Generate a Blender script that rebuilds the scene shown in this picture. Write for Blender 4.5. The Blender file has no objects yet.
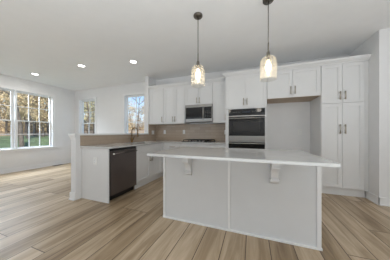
import bpy, bmesh, math, random
from mathutils import Vector, Matrix
S = bpy.context.scene
COL = S.collection
PI = math.pi

# ------------------------------------------------------------------ camera
H_CAM, YAW = 1.1307, 0.3535
cd = bpy.data.cameras.new('camera')
cd.sensor_width = 36.0
cd.lens = 158.13 / 390 * 36
cd.shift_x = (195 - 193.92) / 390
cd.shift_y = (132.82 - 130) / 390
cd.clip_start = 0.05
cam = bpy.data.objects.new('camera', cd)
COL.objects.link(cam)
cam.location = (0, 0, H_CAM)
cam.rotation_euler = (PI / 2, 0, YAW)
S.camera = cam

# ------------------------------------------------------------------ world, sun, daylight
w = bpy.data.worlds.new('sky')
S.world = w
w.use_nodes = True
nt = w.node_tree
nt.nodes.clear()
wo = nt.nodes.new('ShaderNodeOutputWorld')
bg = nt.nodes.new('ShaderNodeBackground')
tc = nt.nodes.new('ShaderNodeTexCoord')
sx = nt.nodes.new('ShaderNodeSeparateXYZ')
cr = nt.nodes.new('ShaderNodeValToRGB')
cr.color_ramp.elements[0].position = 0.02
cr.color_ramp.elements[0].color = (0.66, 0.78, 0.90, 1)
cr.color_ramp.elements[1].position = 0.42
cr.color_ramp.elements[1].color = (0.18, 0.37, 0.72, 1)
e = cr.color_ramp.elements.new(0.12)
e.color = (0.60, 0.75, 0.90, 1)
e = cr.color_ramp.elements.new(0.22)
e.color = (0.38, 0.60, 0.86, 1)
nt.links.new(tc.outputs['Generated'], sx.inputs[0])
nt.links.new(sx.outputs['Z'], cr.inputs[0])
nt.links.new(cr.outputs[0], bg.inputs[0])
bg.inputs[1].default_value = 1.8
nt.links.new(bg.outputs[0], wo.inputs[0])

sun = bpy.data.lights.new('sun', 'SUN')
sun.energy = 12.0
sun.angle = 0.05
sun.color = (1.0, 0.94, 0.85)
so = bpy.data.objects.new('sun', sun)
COL.objects.link(so)
so.rotation_euler = (math.radians(24), math.radians(44), 0)   # from the right and behind, high


def area(name, loc, rot, sx_, sy_, power, col=(1, 1, 1)):
    l = bpy.data.lights.new(name, 'AREA')
    l.shape = 'RECTANGLE'
    l.size, l.size_y = sx_, sy_
    l.energy = power
    l.color = col
    o = bpy.data.objects.new(name, l)
    COL.objects.link(o)
    o.location = loc
    o.rotation_euler = rot
    return o


# added lamps giving daylight at the unseen rear patio door and left side window
area('rear_fill', (-4.35, -4.38, 1.25), (PI / 2, 0, 0), 1.9, 2.2, 10, (0.93, 0.97, 1.0))
area('left_fill', (-6.35, -1.0, 1.5), (PI / 2, 0, -PI / 2), 2.2, 1.5, 18, (0.86, 0.93, 1.0))
# added lamps out of view, outside the left windows and aimed at the ceiling
area('window_fill', (-7.5, 2.1, 3.35), (0, math.radians(-52), 0), 1.3, 2.6, 760, (0.80, 0.90, 1.0))  # extra lamp outdoors above the windows, boosting daylight on the dining floor
area('bounce_light_dining', (-5.1, -0.7, 0.5), (PI, 0, 0), 2.0, 2.6, 8, (0.88, 0.95, 1.0))  # uplight added out of frame to brighten the dining side
area('bounce_light', (1.1, -1.15, 0.5), (PI, 0, 0), 6.0, 2.7, 215, (0.88, 0.95, 1.0))  # large uplight added behind the camera, like a bounced flash

S.view_settings.view_transform = 'Standard'
S.view_settings.look = 'None'
S.view_settings.gamma = 1.0
S.view_settings.use_curve_mapping = False
S.view_settings.exposure = -0.33
S.cycles.max_bounces = 10
S.cycles.diffuse_bounces = 6
S.cycles.transparent_max_bounces = 16
S.cycles.sample_clamp_indirect = 4.0

# ------------------------------------------------------------------ dimensions (metres)
YB, YT, YU = 4.15, 3.56, 3.815          # back wall, tall/base fronts, upper fronts
XL, XS, XR = -6.453, -2.776, 1.87       # left wall, half wall (kitchen face), right wall by pantry
XSL = -2.893                            # half wall dining face
XP, YE = -2.157, 1.90                   # peninsula fronts, its end
YR = 3.335                              # front of the right wall's outer corner
CEIL = 2.747
CT, CB = 0.905, 0.875                   # worktop top, bottom
YREAR, XFAR = -4.5, 4.2


# ------------------------------------------------------------------ materials
def new_mat(name):
    m = bpy.data.materials.new(name)
    m.use_nodes = True
    n = m.node_tree
    b = n.nodes['Principled BSDF']
    return m, n, b


def srgb(r, g, b):
    f = lambda c: (c / 255 / 12.92) if c <= 10 else ((c / 255 + 0.055) / 1.055) ** 2.4
    return (f(r), f(g), f(b), 1)


def pbr(name, col, rough=0.5, metal=0.0, noise=0.02, nscale=6.0, bump=0.0, bscale=200, spec=0.5):
    m, n, b = new_mat(name)
    b.inputs['Roughness'].default_value = rough
    b.inputs['Metallic'].default_value = metal
    b.inputs['Specular IOR Level'].default_value = spec
    t = n.nodes.new('ShaderNodeTexCoord')
    no = n.nodes.new('ShaderNodeTexNoise')
    no.inputs['Scale'].default_value = nscale
    no.inputs['Detail'].default_value = 4
    n.links.new(t.outputs['Object'], no.inputs['Vector'])
    r = n.nodes.new('ShaderNodeValToRGB')
    k0, k1 = 1 - noise, 1 + noise
    r.color_ramp.elements[0].position = 0.3
    r.color_ramp.elements[1].position = 0.7
    r.color_ramp.elements[0].color = (col[0] * k0, col[1] * k0, col[2] * k0, 1)
    r.color_ramp.elements[1].color = (min(1, col[0] * k1), min(1, col[1] * k1), min(1, col[2] * k1), 1)
    n.links.new(no.outputs['Fac'], r.inputs[0])
    n.links.new(r.outputs[0], b.inputs['Base Color'])
    if bump:
        n2 = n.nodes.new('ShaderNodeTexNoise')
        n2.inputs['Scale'].default_value = bscale
        n.links.new(t.outputs['Object'], n2.inputs['Vector'])
        bu = n.nodes.new('ShaderNodeBump')
        bu.inputs['Strength'].default_value = bump
        bu.inputs['Distance'].default_value = 0.002
        n.links.new(n2.outputs['Fac'], bu.inputs['Height'])
        n.links.new(bu.outputs[0], b.inputs['Normal'])
    return m


M = {}
M['wall'] = pbr('wall_paint', (0.80, 0.80, 0.805), 0.7, noise=0.01, bump=0.05, bscale=300)
M['ceiling'] = pbr('ceiling_paint', (0.88, 0.88, 0.88), 0.9, noise=0.01, bump=0.05)
M['trim'] = pbr('trim_paint', (0.84, 0.845, 0.85), 0.4, noise=0.01)
M['cabinet'] = pbr('cabinet_paint', (0.755, 0.755, 0.755), 0.38, noise=0.01)
M['cab_under'] = pbr('cabinet_underside_wood', srgb(176, 158, 138), 0.6, noise=0.05)
M['island'] = pbr('island_panel_paint', (0.70, 0.71, 0.72), 0.45, noise=0.01)
M['toe'] = pbr('toe_kick_paint', (0.75, 0.75, 0.75), 0.5, noise=0.01)
M['steel'] = pbr('stainless_steel', (0.36, 0.35, 0.335), 0.28, 1.0, noise=0.04, nscale=3)
M['dw_steel'] = pbr('dark_stainless_steel', (0.155, 0.135, 0.13), 0.36, 0.75, noise=0.05, nscale=3)
M['nickel'] = pbr('brushed_nickel', (0.52, 0.47, 0.40), 0.3, 1.0, noise=0.05)
M['bronze'] = pbr('aged_nickel', (0.20, 0.18, 0.155), 0.35, 0.9, noise=0.05)
M['gold'] = pbr('brushed_gold', (0.20, 0.115, 0.04), 0.4, 0.85, noise=0.05)
M['black'] = pbr('black_enamel', (0.012, 0.012, 0.013), 0.35, noise=0.05)
M['blackglass'] = pbr('black_glass', (0.010, 0.010, 0.011), 0.06, noise=0.05)
M['ovenwindow'] = pbr('oven_window_glass', (0.022, 0.021, 0.021), 0.09, noise=0.08)
M['iron'] = pbr('cast_iron', (0.02, 0.02, 0.02), 0.6, noise=0.1, bump=0.2)
M['plastic'] = pbr('white_plastic', (0.84, 0.84, 0.82), 0.4, noise=0.01)
M['slot'] = pbr('dark_slot', (0.05, 0.05, 0.05), 0.6)
M['display'] = pbr('display_glass', (0.03, 0.035, 0.045), 0.1)
M['mark'] = pbr('printed_mark', (0.22, 0.22, 0.22), 0.5)
M['pink'] = pbr('pink_plastic', srgb(214, 160, 142), 0.4)
M['register'] = pbr('floor_register_metal', (0.10, 0.085, 0.07), 0.5, 0.4)
M['bark'] = pbr('tree_bark', (0.10, 0.083, 0.07), 0.9, noise=0.5, nscale=4, bump=0.4, bscale=30)
M['palebark'] = pbr('pale_tree_bark', (0.45, 0.42, 0.38), 0.9, noise=0.35, nscale=4, bump=0.4, bscale=30)
M['leaf_tan'] = pbr('tan_leaves', (0.70, 0.53, 0.34), 0.8, noise=0.55, nscale=1.5)
M['leaf_olive'] = pbr('olive_leaves', (0.62, 0.56, 0.35), 0.8, noise=0.55, nscale=1.5)
def leafy(m):
    n = m.node_tree
    b = n.nodes['Principled BSDF']
    o = n.nodes['Material Output']
    t = n.nodes.new('ShaderNodeBsdfTranslucent')
    x = n.nodes.new('ShaderNodeMixShader')
    n.links.new(b.inputs['Base Color'].links[0].from_socket, t.inputs[0])
    x.inputs[0].default_value = 0.5
    n.links.new(b.outputs[0], x.inputs[1])
    n.links.new(t.outputs[0], x.inputs[2])
    n.links.new(x.outputs[0], o.inputs[0])


leafy(M['leaf_tan'])
leafy(M['leaf_olive'])
M['brush'] = pbr('brush_twigs', (0.24, 0.18, 0.13), 0.9, noise=0.5, nscale=2)
M['grass'] = pbr('grass', (0.07, 0.105, 0.045), 0.9, noise=0.5, nscale=1.2, bump=0.6, bscale=40)
M['litter'] = pbr('leaf_litter', (0.24, 0.18, 0.12), 0.95, noise=0.45, nscale=1.5, bump=0.5, bscale=20)
M['siding'] = pbr('house_siding', (0.50, 0.56, 0.62), 0.8, noise=0.05)
M['shingle'] = pbr('roof_shingle', (0.13, 0.13, 0.14), 0.9, noise=0.3)


def quartz():
    m, n, b = new_mat('white_quartz')
    t = n.nodes.new('ShaderNodeTexCoord')
    no = n.nodes.new('ShaderNodeTexNoise')
    no.inputs['Scale'].default_value = 2.2
    no.inputs['Detail'].default_value = 8
    no.inputs['Distortion'].default_value = 1.6
    n.links.new(t.outputs['Object'], no.inputs['Vector'])
    r = n.nodes.new('ShaderNodeValToRGB')
    E = r.color_ramp.elements
    E[0].position, E[0].color = 0.40, (0.60, 0.60, 0.59, 1)
    E[1].position, E[1].color = 0.60, (0.615, 0.615, 0.605, 1)
    x = E.new(0.5)
    x.color = (0.585, 0.58, 0.575, 1)
    n.links.new(no.outputs['Fac'], r.inputs[0])
    sp = n.nodes.new('ShaderNodeTexNoise')
    sp.inputs['Scale'].default_value = 160
    n.links.new(t.outputs['Object'], sp.inputs['Vector'])
    mx = n.nodes.new('ShaderNodeMix')
    mx.data_type = 'RGBA'
    mx.blend_type = 'MULTIPLY'
    mx.inputs[0].default_value = 0.12
    n.links.new(r.outputs[0], mx.inputs[6])
    n.links.new(sp.outputs['Color'], mx.inputs[7])
    n.links.new(mx.outputs[2], b.inputs['Base Color'])
    b.inputs['Roughness'].default_value = 0.10
    return m


M['quartz'] = quartz()


def planks():
    m, n, b = new_mat('oak_plank_floor')
    L = n.links
    t = n.nodes.new('ShaderNodeTexCoord')
    mp = n.nodes.new('ShaderNodeMapping')
    mp.inputs['Rotation'].default_value = (0, 0, PI / 2)
    mp.inputs['Location'].default_value = (0.35, 0.06, 0)
    L.new(t.outputs['Object'], mp.inputs['Vector'])
    br = n.nodes.new('ShaderNodeTexBrick')
    br.offset = 0.37
    br.offset_frequency = 3
    br.inputs['Scale'].default_value = 1.0
    br.inputs['Brick Width'].default_value = 1.52
    br.inputs['Row Height'].default_value = 0.222
    br.inputs['Mortar Size'].default_value = 0.0044
    br.inputs['Mortar Smooth'].default_value = 0.2
    br.inputs['Bias'].default_value = 0.0
    br.inputs['Color1'].default_value = (0, 0, 0, 1)
    br.inputs['Color2'].default_value = (1, 1, 1, 1)
    br.inputs['Mortar'].default_value = (0.5, 0.5, 0.5, 1)
    L.new(mp.outputs[0], br.inputs['Vector'])
    # grain: noise stretched along the plank, shifted from plank to plank
    gm = n.nodes.new('ShaderNodeMapping')
    gm.inputs['Scale'].default_value = (11.0, 0.9, 1)
    L.new(t.outputs['Object'], gm.inputs['Vector'])
    off = n.nodes.new('ShaderNodeVectorMath')
    off.operation = 'MULTIPLY_ADD'
    L.new(br.outputs['Color'], off.inputs[0])
    off.inputs[1].default_value = (7, 13, 29)
    L.new(gm.outputs[0], off.inputs[2])
    gr = n.nodes.new('ShaderNodeTexNoise')
    gr.inputs['Scale'].default_value = 1.0
    gr.inputs['Detail'].default_value = 7
    gr.inputs['Roughness'].default_value = 0.62
    gr.inputs['Distortion'].default_value = 0.9
    L.new(off.outputs[0], gr.inputs['Vector'])
    ramp = n.nodes.new('ShaderNodeValToRGB')
    E = ramp.color_ramp.elements
    E[0].position, E[0].color = 0.0, srgb(112, 90, 65)
    E[1].position, E[1].color = 1.0, srgb(206, 187, 163)
    for p, c in ((0.33, srgb(154, 132, 104)), (0.66, srgb(182, 161, 134))):
        x = E.new(p)
        x.color = c
    # tone = 0.45*plank + 0.55*grain
    ma = n.nodes.new('ShaderNodeMath')
    ma.operation = 'MULTIPLY'
    ma.inputs[1].default_value = 0.55
    L.new(br.outputs['Color'], ma.inputs[0])
    gs = n.nodes.new('ShaderNodeMapRange')
    gs.inputs[1].default_value, gs.inputs[2].default_value = 0.37, 0.63
    gs.inputs[3].default_value, gs.inputs[4].default_value = 0.0, 0.5
    L.new(gr.outputs['Fac'], gs.inputs[0])
    ad = n.nodes.new('ShaderNodeMath')
    ad.operation = 'ADD'
    L.new(ma.outputs[0], ad.inputs[0])
    L.new(gs.outputs[0], ad.inputs[1])
    L.new(ad.outputs[0], ramp.inputs[0])
    mx = n.nodes.new('ShaderNodeMix')
    mx.data_type = 'RGBA'
    L.new(br.outputs['Fac'], mx.inputs[0])
    L.new(ramp.outputs[0], mx.inputs[6])
    mx.inputs[7].default_value = srgb(80, 63, 45)
    L.new(mx.outputs[2], b.inputs['Base Color'])
    b.inputs['Roughness'].default_value = 0.36
    bu = n.nodes.new('ShaderNodeBump')
    bu.inputs['Strength'].default_value = 0.25
    bu.inputs['Distance'].default_value = 0.002
    bu.invert = True
    L.new(br.outputs['Fac'], bu.inputs['Height'])
    L.new(bu.outputs[0], b.inputs['Normal'])
    return m


M['planks'] = planks()


def tiles(name, axis):
    """taupe subway tile; axis = world axis along the wall"""
    m, n, b = new_mat(name)
    L = n.links
    t = n.nodes.new('ShaderNodeTexCoord')
    sp = n.nodes.new('ShaderNodeSeparateXYZ')
    L.new(t.outputs['Object'], sp.inputs[0])
    cb = n.nodes.new('ShaderNodeCombineXYZ')
    L.new(sp.outputs[axis], cb.inputs['X'])
    L.new(sp.outputs['Z'], cb.inputs['Y'])
    br = n.nodes.new('ShaderNodeTexBrick')
    br.inputs['Scale'].default_value = 1
    br.inputs['Brick Width'].default_value = 0.30
    br.inputs['Row Height'].default_value = 0.076
    br.inputs['Mortar Size'].default_value = 0.0015
    br.inputs['Color1'].default_value = srgb(178, 160, 142)
    br.inputs['Color2'].default_value = srgb(190, 173, 156)
    br.inputs['Mortar'].default_value = srgb(148, 136, 124)
    L.new(cb.outputs[0], br.inputs['Vector'])
    L.new(br.outputs['Color'], b.inputs['Base Color'])
    b.inputs['Roughness'].default_value = 0.22
    return m


M['tile_x'] = tiles('taupe_tile_back', 'X')
M['tile_y'] = tiles('taupe_tile_side', 'Y')


def glass(name, tint=(1, 1, 1, 1), gloss=0.06, rough=0.0):
    m = bpy.data.materials.new(name)
    m.use_nodes = True
    n = m.node_tree
    n.nodes.clear()
    o = n.nodes.new('ShaderNodeOutputMaterial')
    tr = n.nodes.new('ShaderNodeBsdfTransparent')
    tr.inputs[0].default_value = tint
    gl = n.nodes.new('ShaderNodeBsdfGlossy')
    gl.inputs['Roughness'].default_value = rough
    mx = n.nodes.new('ShaderNodeMixShader')
    mx.inputs[0].default_value = gloss
    n.links.new(tr.outputs[0], mx.inputs[1])
    n.links.new(gl.outputs[0], mx.inputs[2])
    n.links.new(mx.outputs[0], o.inputs[0])
    return m


M['pane'] = glass('window_glass', (0.97, 0.98, 0.98, 1), 0.04)


def seeded_glass():
    m = bpy.data.materials.new('seeded_pendant_glass')
    m.use_nodes = True
    n = m.node_tree
    n.nodes.clear()
    L = n.links
    o = n.nodes.new('ShaderNodeOutputMaterial')
    tr = n.nodes.new('ShaderNodeBsdfTransparent')
    tr.inputs[0].default_value = (0.99, 0.985, 0.97, 1)
    tl = n.nodes.new('ShaderNodeBsdfTranslucent')
    tl.inputs[0].default_value = (1.0, 0.94, 0.82, 1)
    gl = n.nodes.new('ShaderNodeBsdfGlossy')
    gl.inputs['Roughness'].default_value = 0.15
    t = n.nodes.new('ShaderNodeTexCoord')
    v = n.nodes.new('ShaderNodeTexNoise')
    v.inputs['Scale'].default_value = 70
    L.new(t.outputs['Object'], v.inputs['Vector'])
    bu = n.nodes.new('ShaderNodeBump')
    bu.inputs['Strength'].default_value = 0.06
    bu.inputs['Distance'].default_value = 0.002
    L.new(v.outputs['Fac'], bu.inputs['Height'])
    L.new(bu.outputs[0], gl.inputs['Normal'])
    m1 = n.nodes.new('ShaderNodeMixShader')
    m1.inputs[0].default_value = 0.11
    L.new(tr.outputs[0], m1.inputs[1])
    L.new(tl.outputs[0], m1.inputs[2])
    m2 = n.nodes.new('ShaderNodeMixShader')
    m2.inputs[0].default_value = 0.06
    L.new(m1.outputs[0], m2.inputs[1])
    L.new(gl.outputs[0], m2.inputs[2])
    L.new(m2.outputs[0], o.inputs[0])
    return m


M['seeded'] = seeded_glass()


def emit(name, col, k):
    m = bpy.data.materials.new(name)
    m.use_nodes = True
    n = m.node_tree
    n.nodes.clear()
    o = n.nodes.new('ShaderNodeOutputMaterial')
    em = n.nodes.new('ShaderNodeEmission')
    em.inputs[0].default_value = (*col, 1)
    em.inputs[1].default_value = k
    n.links.new(em.outputs[0], o.inputs[0])
    return m


M['bulb'] = emit('warm_bulb', (1.0, 0.86, 0.64), 12)
M['led'] = emit('led_lens', (1.0, 0.97, 0.93), 12)


# ------------------------------------------------------------------ mesh helpers
class MB:
    def __init__(s):
        s.bm = bmesh.new()

    def box(s, x0, x1, y0, y1, z0, z1, bev=0.0):
        x0, x1 = min(x0, x1), max(x0, x1)
        y0, y1 = min(y0, y1), max(y0, y1)
        z0, z1 = min(z0, z1), max(z0, z1)
        P = [(x0, y0, z0), (x1, y0, z0), (x1, y1, z0), (x0, y1, z0), (x0, y0, z1), (x1, y0, z1), (x1, y1, z1), (x0, y1, z1)]
        v = [s.bm.verts.new(p) for p in P]
        fs = [s.bm.faces.new([v[i] for i in q]) for q in
              ((3, 2, 1, 0), (4, 5, 6, 7), (0, 1, 5, 4), (1, 2, 6, 5), (2, 3, 7, 6), (3, 0, 4, 7))]
        if bev:
            ed = list({e for f in fs for e in f.edges})
            bmesh.ops.bevel(s.bm, geom=ed, offset=bev, segments=2, profile=0.7, affect='EDGES')
        return s

    def tube(s, a, b, r0, r1=None, n=12, cap=True):
        a, b = Vector(a), Vector(b)
        r1 = r0 if r1 is None else r1
        d = (b - a).normalized()
        u = d.orthogonal().normalized()
        v = d.cross(u)
        A = [s.bm.verts.new(a + (u * math.cos(2 * PI * i / n) + v * math.sin(2 * PI * i / n)) * r0) for i in range(n)]
        B = [s.bm.verts.new(b + (u * math.cos(2 * PI * i / n) + v * math.sin(2 * PI * i / n)) * r1) for i in range(n)]
        for i in range(n):
            f = s.bm.faces.new((A[i], A[(i + 1) % n], B[(i + 1) % n], B[i]))
            f.smooth = n > 6
        if cap:
            s.bm.faces.new(A[::-1])
            s.bm.faces.new(B)
        return s

    def path(s, pts, r, n=10):
        for a, b in zip(pts[:-1], pts[1:]):
            s.tube(a, b, r, r, n)
        return s

    def lathe(s, c, prof, n=24, cap0=False, cap1=False):
        """profile = [(radius, z offset)...] turned about the vertical through c"""
        rings = []
        for r, z in prof:
            rings.append([s.bm.verts.new((c[0] + r * math.cos(2 * PI * i / n), c[1] + r * math.sin(2 * PI * i / n), c[2] + z)) for i in range(n)])
        for A, B in zip(rings[:-1], rings[1:]):
            for i in range(n):
                f = s.bm.faces.new((A[i], A[(i + 1) % n], B[(i + 1) % n], B[i]))
                f.smooth = True
        if cap0:
            s.bm.faces.new(rings[0][::-1])
        if cap1:
            s.bm.faces.new(rings[-1])
        return s

    def prism(s, poly, f0, f1):
        """poly of 2-D points; f0, f1 map a 2-D point to its two 3-D ends"""
        A = [s.bm.verts.new(f0(*p)) for p in poly]
        B = [s.bm.verts.new(f1(*p)) for p in poly]
        n = len(poly)
        for i in range(n):
            s.bm.faces.new((A[i], A[(i + 1) % n], B[(i + 1) % n], B[i]))
        s.bm.faces.new(A[::-1])
        s.bm.faces.new(B)
        return s

    def build(s, name, mat, parent=None, smooth=False, bevel=0.0, loc=None):
        bmesh.ops.recalc_face_normals(s.bm, faces=s.bm.faces[:])
        o0 = Vector((0, 0, 0))
        if parent is not None:
            o0 = ORG.get(parent.name, Vector((0, 0, 0)))
        elif loc is not None:
            o0 = Vector(loc)
        bmesh.ops.translate(s.bm, verts=s.bm.verts[:], vec=-o0)
        me = bpy.data.meshes.new(name)
        s.bm.to_mesh(me)
        s.bm.free()
        me.materials.append(mat)
        o = bpy.data.objects.new(name, me)
        COL.objects.link(o)
        if parent is not None:
            o.parent = parent
        else:
            o.location = o0
        ORG[o.name] = o0
        if bevel:
            md = o.modifiers.new('bevel', 'BEVEL')
            md.width = bevel
            md.segments = 2
            md.limit_method = 'ANGLE'
        return o


ORG = {}


def tag(o, label, cat, group=None):
    o['label'] = label
    o['category'] = cat
    if group:
        o['group'] = group
    return o


def thing(name, label, cat, loc, group=None):
    o = bpy.data.objects.new(name, None)
    COL.objects.link(o)
    o.location = loc
    o.empty_display_size = 0.1
    ORG[o.name] = Vector(loc)
    return tag(o, label, cat, group)


def struct(o):
    o['kind'] = 'structure'
    return o


def dup_tree(root, loc, label, group=None):
    r = root.copy()
    COL.objects.link(r)
    r.location = loc
    r['label'] = label
    if group:
        r['group'] = group
    for ch in list(root.children):
        c = ch.copy()
        COL.objects.link(c)
        c.parent = r
        for g in list(ch.children):
            d = g.copy()
            COL.objects.link(d)
            d.parent = c
    return r


# ------------------------------------------------------------------ room shell
def wall_with_holes(name, axis, at, out, a0, a1, holes, z1=CEIL, t=0.16):
    """axis 'X': wall plane X=at running along Y; axis 'Y': plane Y=at running along X. out = +-1 outward."""
    mb = MB()
    p0, p1 = at, at + out * t

    def bx(u0, u1, zz0, zz1):
        if u1 - u0 < 1e-4 or zz1 - zz0 < 1e-4:
            return
        if axis == 'X':
            mb.box(p0, p1, u0, u1, zz0, zz1)
        else:
            mb.box(u0, u1, p0, p1, zz0, zz1)
    cur = a0
    for (h0, h1, hz0, hz1) in sorted(holes):
        bx(cur, h0, 0, z1)
        bx(h0, h1, 0, hz0)
        bx(h0, h1, hz1, z1)
        cur = h1
    bx(cur, a1, 0, z1)
    return struct(mb.build(name, M['wall']))


ZG0, ZG1, ZRAIL = 0.70, 2.322, 1.507
# left wall: the pair of windows in view, an added one out of view for light
LW = [(1.665, 2.45), (2.585, 3.37)]
HOLE_L = (LW[0][0] - 0.055, LW[1][1] + 0.055, ZG0 - 0.055, ZG1 + 0.055)
HOLE_L2 = (-2.1, 0.1, 0.7, 2.3)
BW = [(-6.13, -5.40), (-3.945, -3.235)]
HB = [(a - 0.045, b + 0.045, ZG0 - 0.05, ZG1 + 0.05) for a, b in BW]

struct(MB().box(XL - 0.2, XFAR + 0.2, YREAR - 0.2, YB + 0.2, -0.12, 0).build('floor', M['planks']))
struct(MB().box(XL - 0.2, XFAR + 0.2, YREAR - 0.2, YB + 0.2, CEIL, CEIL + 0.15).build('ceiling', M['ceiling']))
wall_with_holes('wall_left', 'X', XL, -1, YREAR, YB + 0.16, [HOLE_L, HOLE_L2])
wall_with_holes('wall_back', 'Y', YB, 1, XL, XR + 0.12, HB)
wall_with_holes('wall_rear', 'Y', YREAR, -1, XL, XFAR, [(-5.3, -3.4, 0.0, 2.4)])
struct(MB().box(XR, XFAR, YR, YB + 0.16, 0, CEIL).build('wall_right', M['wall']))
struct(MB().box(XFAR, XFAR + 0.16, YREAR, YB + 0.16, 0, CEIL).build('wall_far_right', M['wall']))
# stub wall that closes the upper cabinets, and the half wall behind the peninsula
YST = 3.772
struct(MB().box(XSL, XS, YST, YB, 0, CEIL).build('wall_stub', M['wall']))
hw = struct(MB().box(XSL, XS, 1.80, YST, 0, 1.085).build('wall_half', M['wall']))
MB().box(XSL - 0.028, XS + 0.024, 1.772, YST, 1.087, 1.117, 0.004).build('cap', M['trim'], hw)
cv = MB()
prof = [(0, 0), (0.024, 0), (0.022, -0.012), (0.014, -0.028), (0.008, -0.05), (0.006, -0.075), (0, -0.078)]
cv.prism(prof, lambda d, z: (XSL - d, 1.80 - d, 1.087 + z), lambda d, z: (XSL - d, YST, 1.087 + z))
cv.prism(prof, lambda d, z: (XSL - d, 1.80 - d, 1.087 + z), lambda d, z: (XS + min(d, 0.012), 1.80 - d, 1.087 + z))
cv.build('cap_molding', M['trim'], hw)


def baseboard(name, segs):
    """segs: (x0,y0,x1,y1, nx,ny) runs with inward normal"""
    mb = MB()
    for x0, y0, x1, y1, nx, ny in segs:
        t = 0.015
        mb.box(x0, x1 + nx * t if nx else x1, y0, y1 + ny * t if ny else y1, 0, 0.125, 0.003)
        mb.box(x0, x1 + nx * 0.028 if nx else x1, y0, y1 + ny * 0.028 if ny else y1, 0, 0.02, 0.004)
    return struct(mb.build(name, M['trim']))


baseboard('baseboard_left', [(XL, YREAR, XL, YB, 1, 0)])
baseboard('baseboard_back', [(XL, YB, XSL, YB, 0, -1)])
baseboard('baseboard_half', [(XSL, 1.80, XSL, YB, -1, 0), (XSL - 0.015, 1.80, XS, 1.80, 0, -1)])
baseboard('baseboard_right', [(XR, YR - 0.015, XR, 3.63, -1, 0), (XR - 0.015, YR, XFAR, YR, 0, -1)])
baseboard('baseboard_rear', [(XL, YREAR, -5.3, YREAR, 0, 1), (-3.4, YREAR, XFAR, YREAR, 0, 1)])
baseboard('baseboard_far_right', [(XFAR, YREAR, XFAR, YR, -1, 0)])


# ------------------------------------------------------------------ windows
def mapper(axis, at, out):
    if axis == 'X':
        return lambda u0, u1, n0, n1, z0, z1: (at - out * n0, at - out * n1, u0, u1, z0, z1)
    return lambda u0, u1, n0, n1, z0, z1: (u0, u1, at - out * n0, at - out * n1, z0, z1)


def window(k, axis, at, out, g0, g1, z0, zr, z1, cols, sash, fr, rows=2):
    mp = mapper(axis, at, out)
    N0, N1 = -0.115, -0.055           # frame depth behind the wall face
    f = MB()
    o0, o1 = g0 - sash - fr, g1 + sash + fr
    f.box(*mp(o0, g0 - sash, N0, N1, z0 - 0.05, z1 + 0.05))
    f.box(*mp(g1 + sash, o1, N0, N1, z0 - 0.05, z1 + 0.05))
    f.box(*mp(g0 - sash, g1 + sash, N0, N1, z1 + sash, z1 + 0.05))
    f.box(*mp(g0 - sash, g1 + sash, N0, N1, z0 - 0.05, z0 - sash))
    root = struct(f.build('window_%d' % k, M['trim']))
    for nm, s0, s1, nn in (('upper_sash', zr, z1, -0.10), ('lower_sash', z0, zr - 0.03, -0.07)):
        m = MB()
        m.box(*mp(g0 - sash, g0, nn - 0.014, nn + 0.014, s0 - sash * 0.7, s1 + sash))
        m.box(*mp(g1, g1 + sash, nn - 0.014, nn + 0.014, s0 - sash * 0.7, s1 + sash))
        top = sash if nm == 'upper_sash' else 0.03
        bot = sash if nm == 'lower_sash' else 0.03
        m.box(*mp(g0, g1, nn - 0.014, nn + 0.014, s1, s1 + top))
        m.box(*mp(g0, g1, nn - 0.014, nn + 0.014, s0 - bot, s0))
        so_ = m.build(nm, M['trim'], root)
        gm = MB()
        for i in range(1, cols):
            u = g0 + (g1 - g0) * i / cols
            gm.box(*mp(u - 0.010, u + 0.010, nn - 0.008, nn + 0.008, s0, s1))
        for i in range(1, rows):
            z = s0 + (s1 - s0) * i / rows
            gm.box(*mp(g0, g1, nn - 0.0078, nn + 0.0078, z - 0.010, z + 0.010))
        gm.build('muntin_grid', M['trim'], so_)
        MB().box(*mp(g0, g1, nn - 0.002, nn + 0.002, s0, s1)).build('pane', M['pane'], so_)
    lk = MB()
    uc = (g0 + g1) / 2
    lk.box(*mp(uc - 0.03, uc + 0.03, -0.056, -0.040, zr - 0.02, zr - 0.005), 0.003)
    lk.build('sash_lock', M['trim'], root)
    return root


def casing(k, axis, at, out, o0, o1, z0, z1, wdt, stool=True):
    mp = mapper(axis, at, out)
    c = MB()
    T = 0.02
    c.box(*mp(o0 - wdt, o0 + 0.006, 0, T, z0, z1 + wdt), 0.003)
    c.box(*mp(o1 - 0.006, o1 + wdt, 0, T, z0, z1 + wdt), 0.003)
    c.box(*mp(o0, o1, 0, T, z1 - 0.006, z1 + wdt), 0.003)
    # jamb lining back to the window frame
    c.box(*mp(o0 - 0.001, o0 + 0.008, -0.055, T * 0.5, z0, z1))
    c.box(*mp(o1 - 0.008, o1 + 0.001, -0.055, T * 0.5, z0, z1))
    c.box(*mp(o0, o1, -0.055, T * 0.5, z1 - 0.008, z1 + 0.001))
    r = struct(c.build('trim_%d' % k, M['trim']))
    s = MB()
    s.box(*mp(o0 - wdt - 0.02, o1 + wdt + 0.02, -0.055, 0.05, z0 - 0.025, z0), 0.003)
    s.build('sill', M['trim'], r)
    a = MB()
    a.box(*mp(o0 - wdt, o1 + wdt, 0, 0.016, z0 - 0.085, z0 - 0.025), 0.003)
    a.build('apron', M['trim'], r)
    return r


SF, FF = 0.042, 0.013
for i, (a, b) in enumerate(LW):
    window(i + 1, 'X', XL, -1, a, b, ZG0, ZRAIL, ZG1, 3, SF, FF)
# mullion between the pair
mpL = mapper('X', XL, -1)
struct(MB().box(*mpL(LW[0][1] + 0.055, LW[1][0] - 0.055, -0.115, 0.012, ZG0 - 0.05, ZG1 + 0.05)).build('trim_1', M['trim']))
casing(2, 'X', XL, -1, HOLE_L[0], HOLE_L[1], HOLE_L[2] + 0.02, HOLE_L[3], 0.075)
for i, (a, b) in enumerate(BW):
    window(i + 3, 'Y', YB, 1, a, b, ZG0, ZRAIL, ZG1, 2, 0.032, 0.013)
    casing(i + 3, 'Y', YB, 1, HB[i][0], HB[i][1], HB[i][2] + 0.02, HB[i][3], 0.055)
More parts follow.
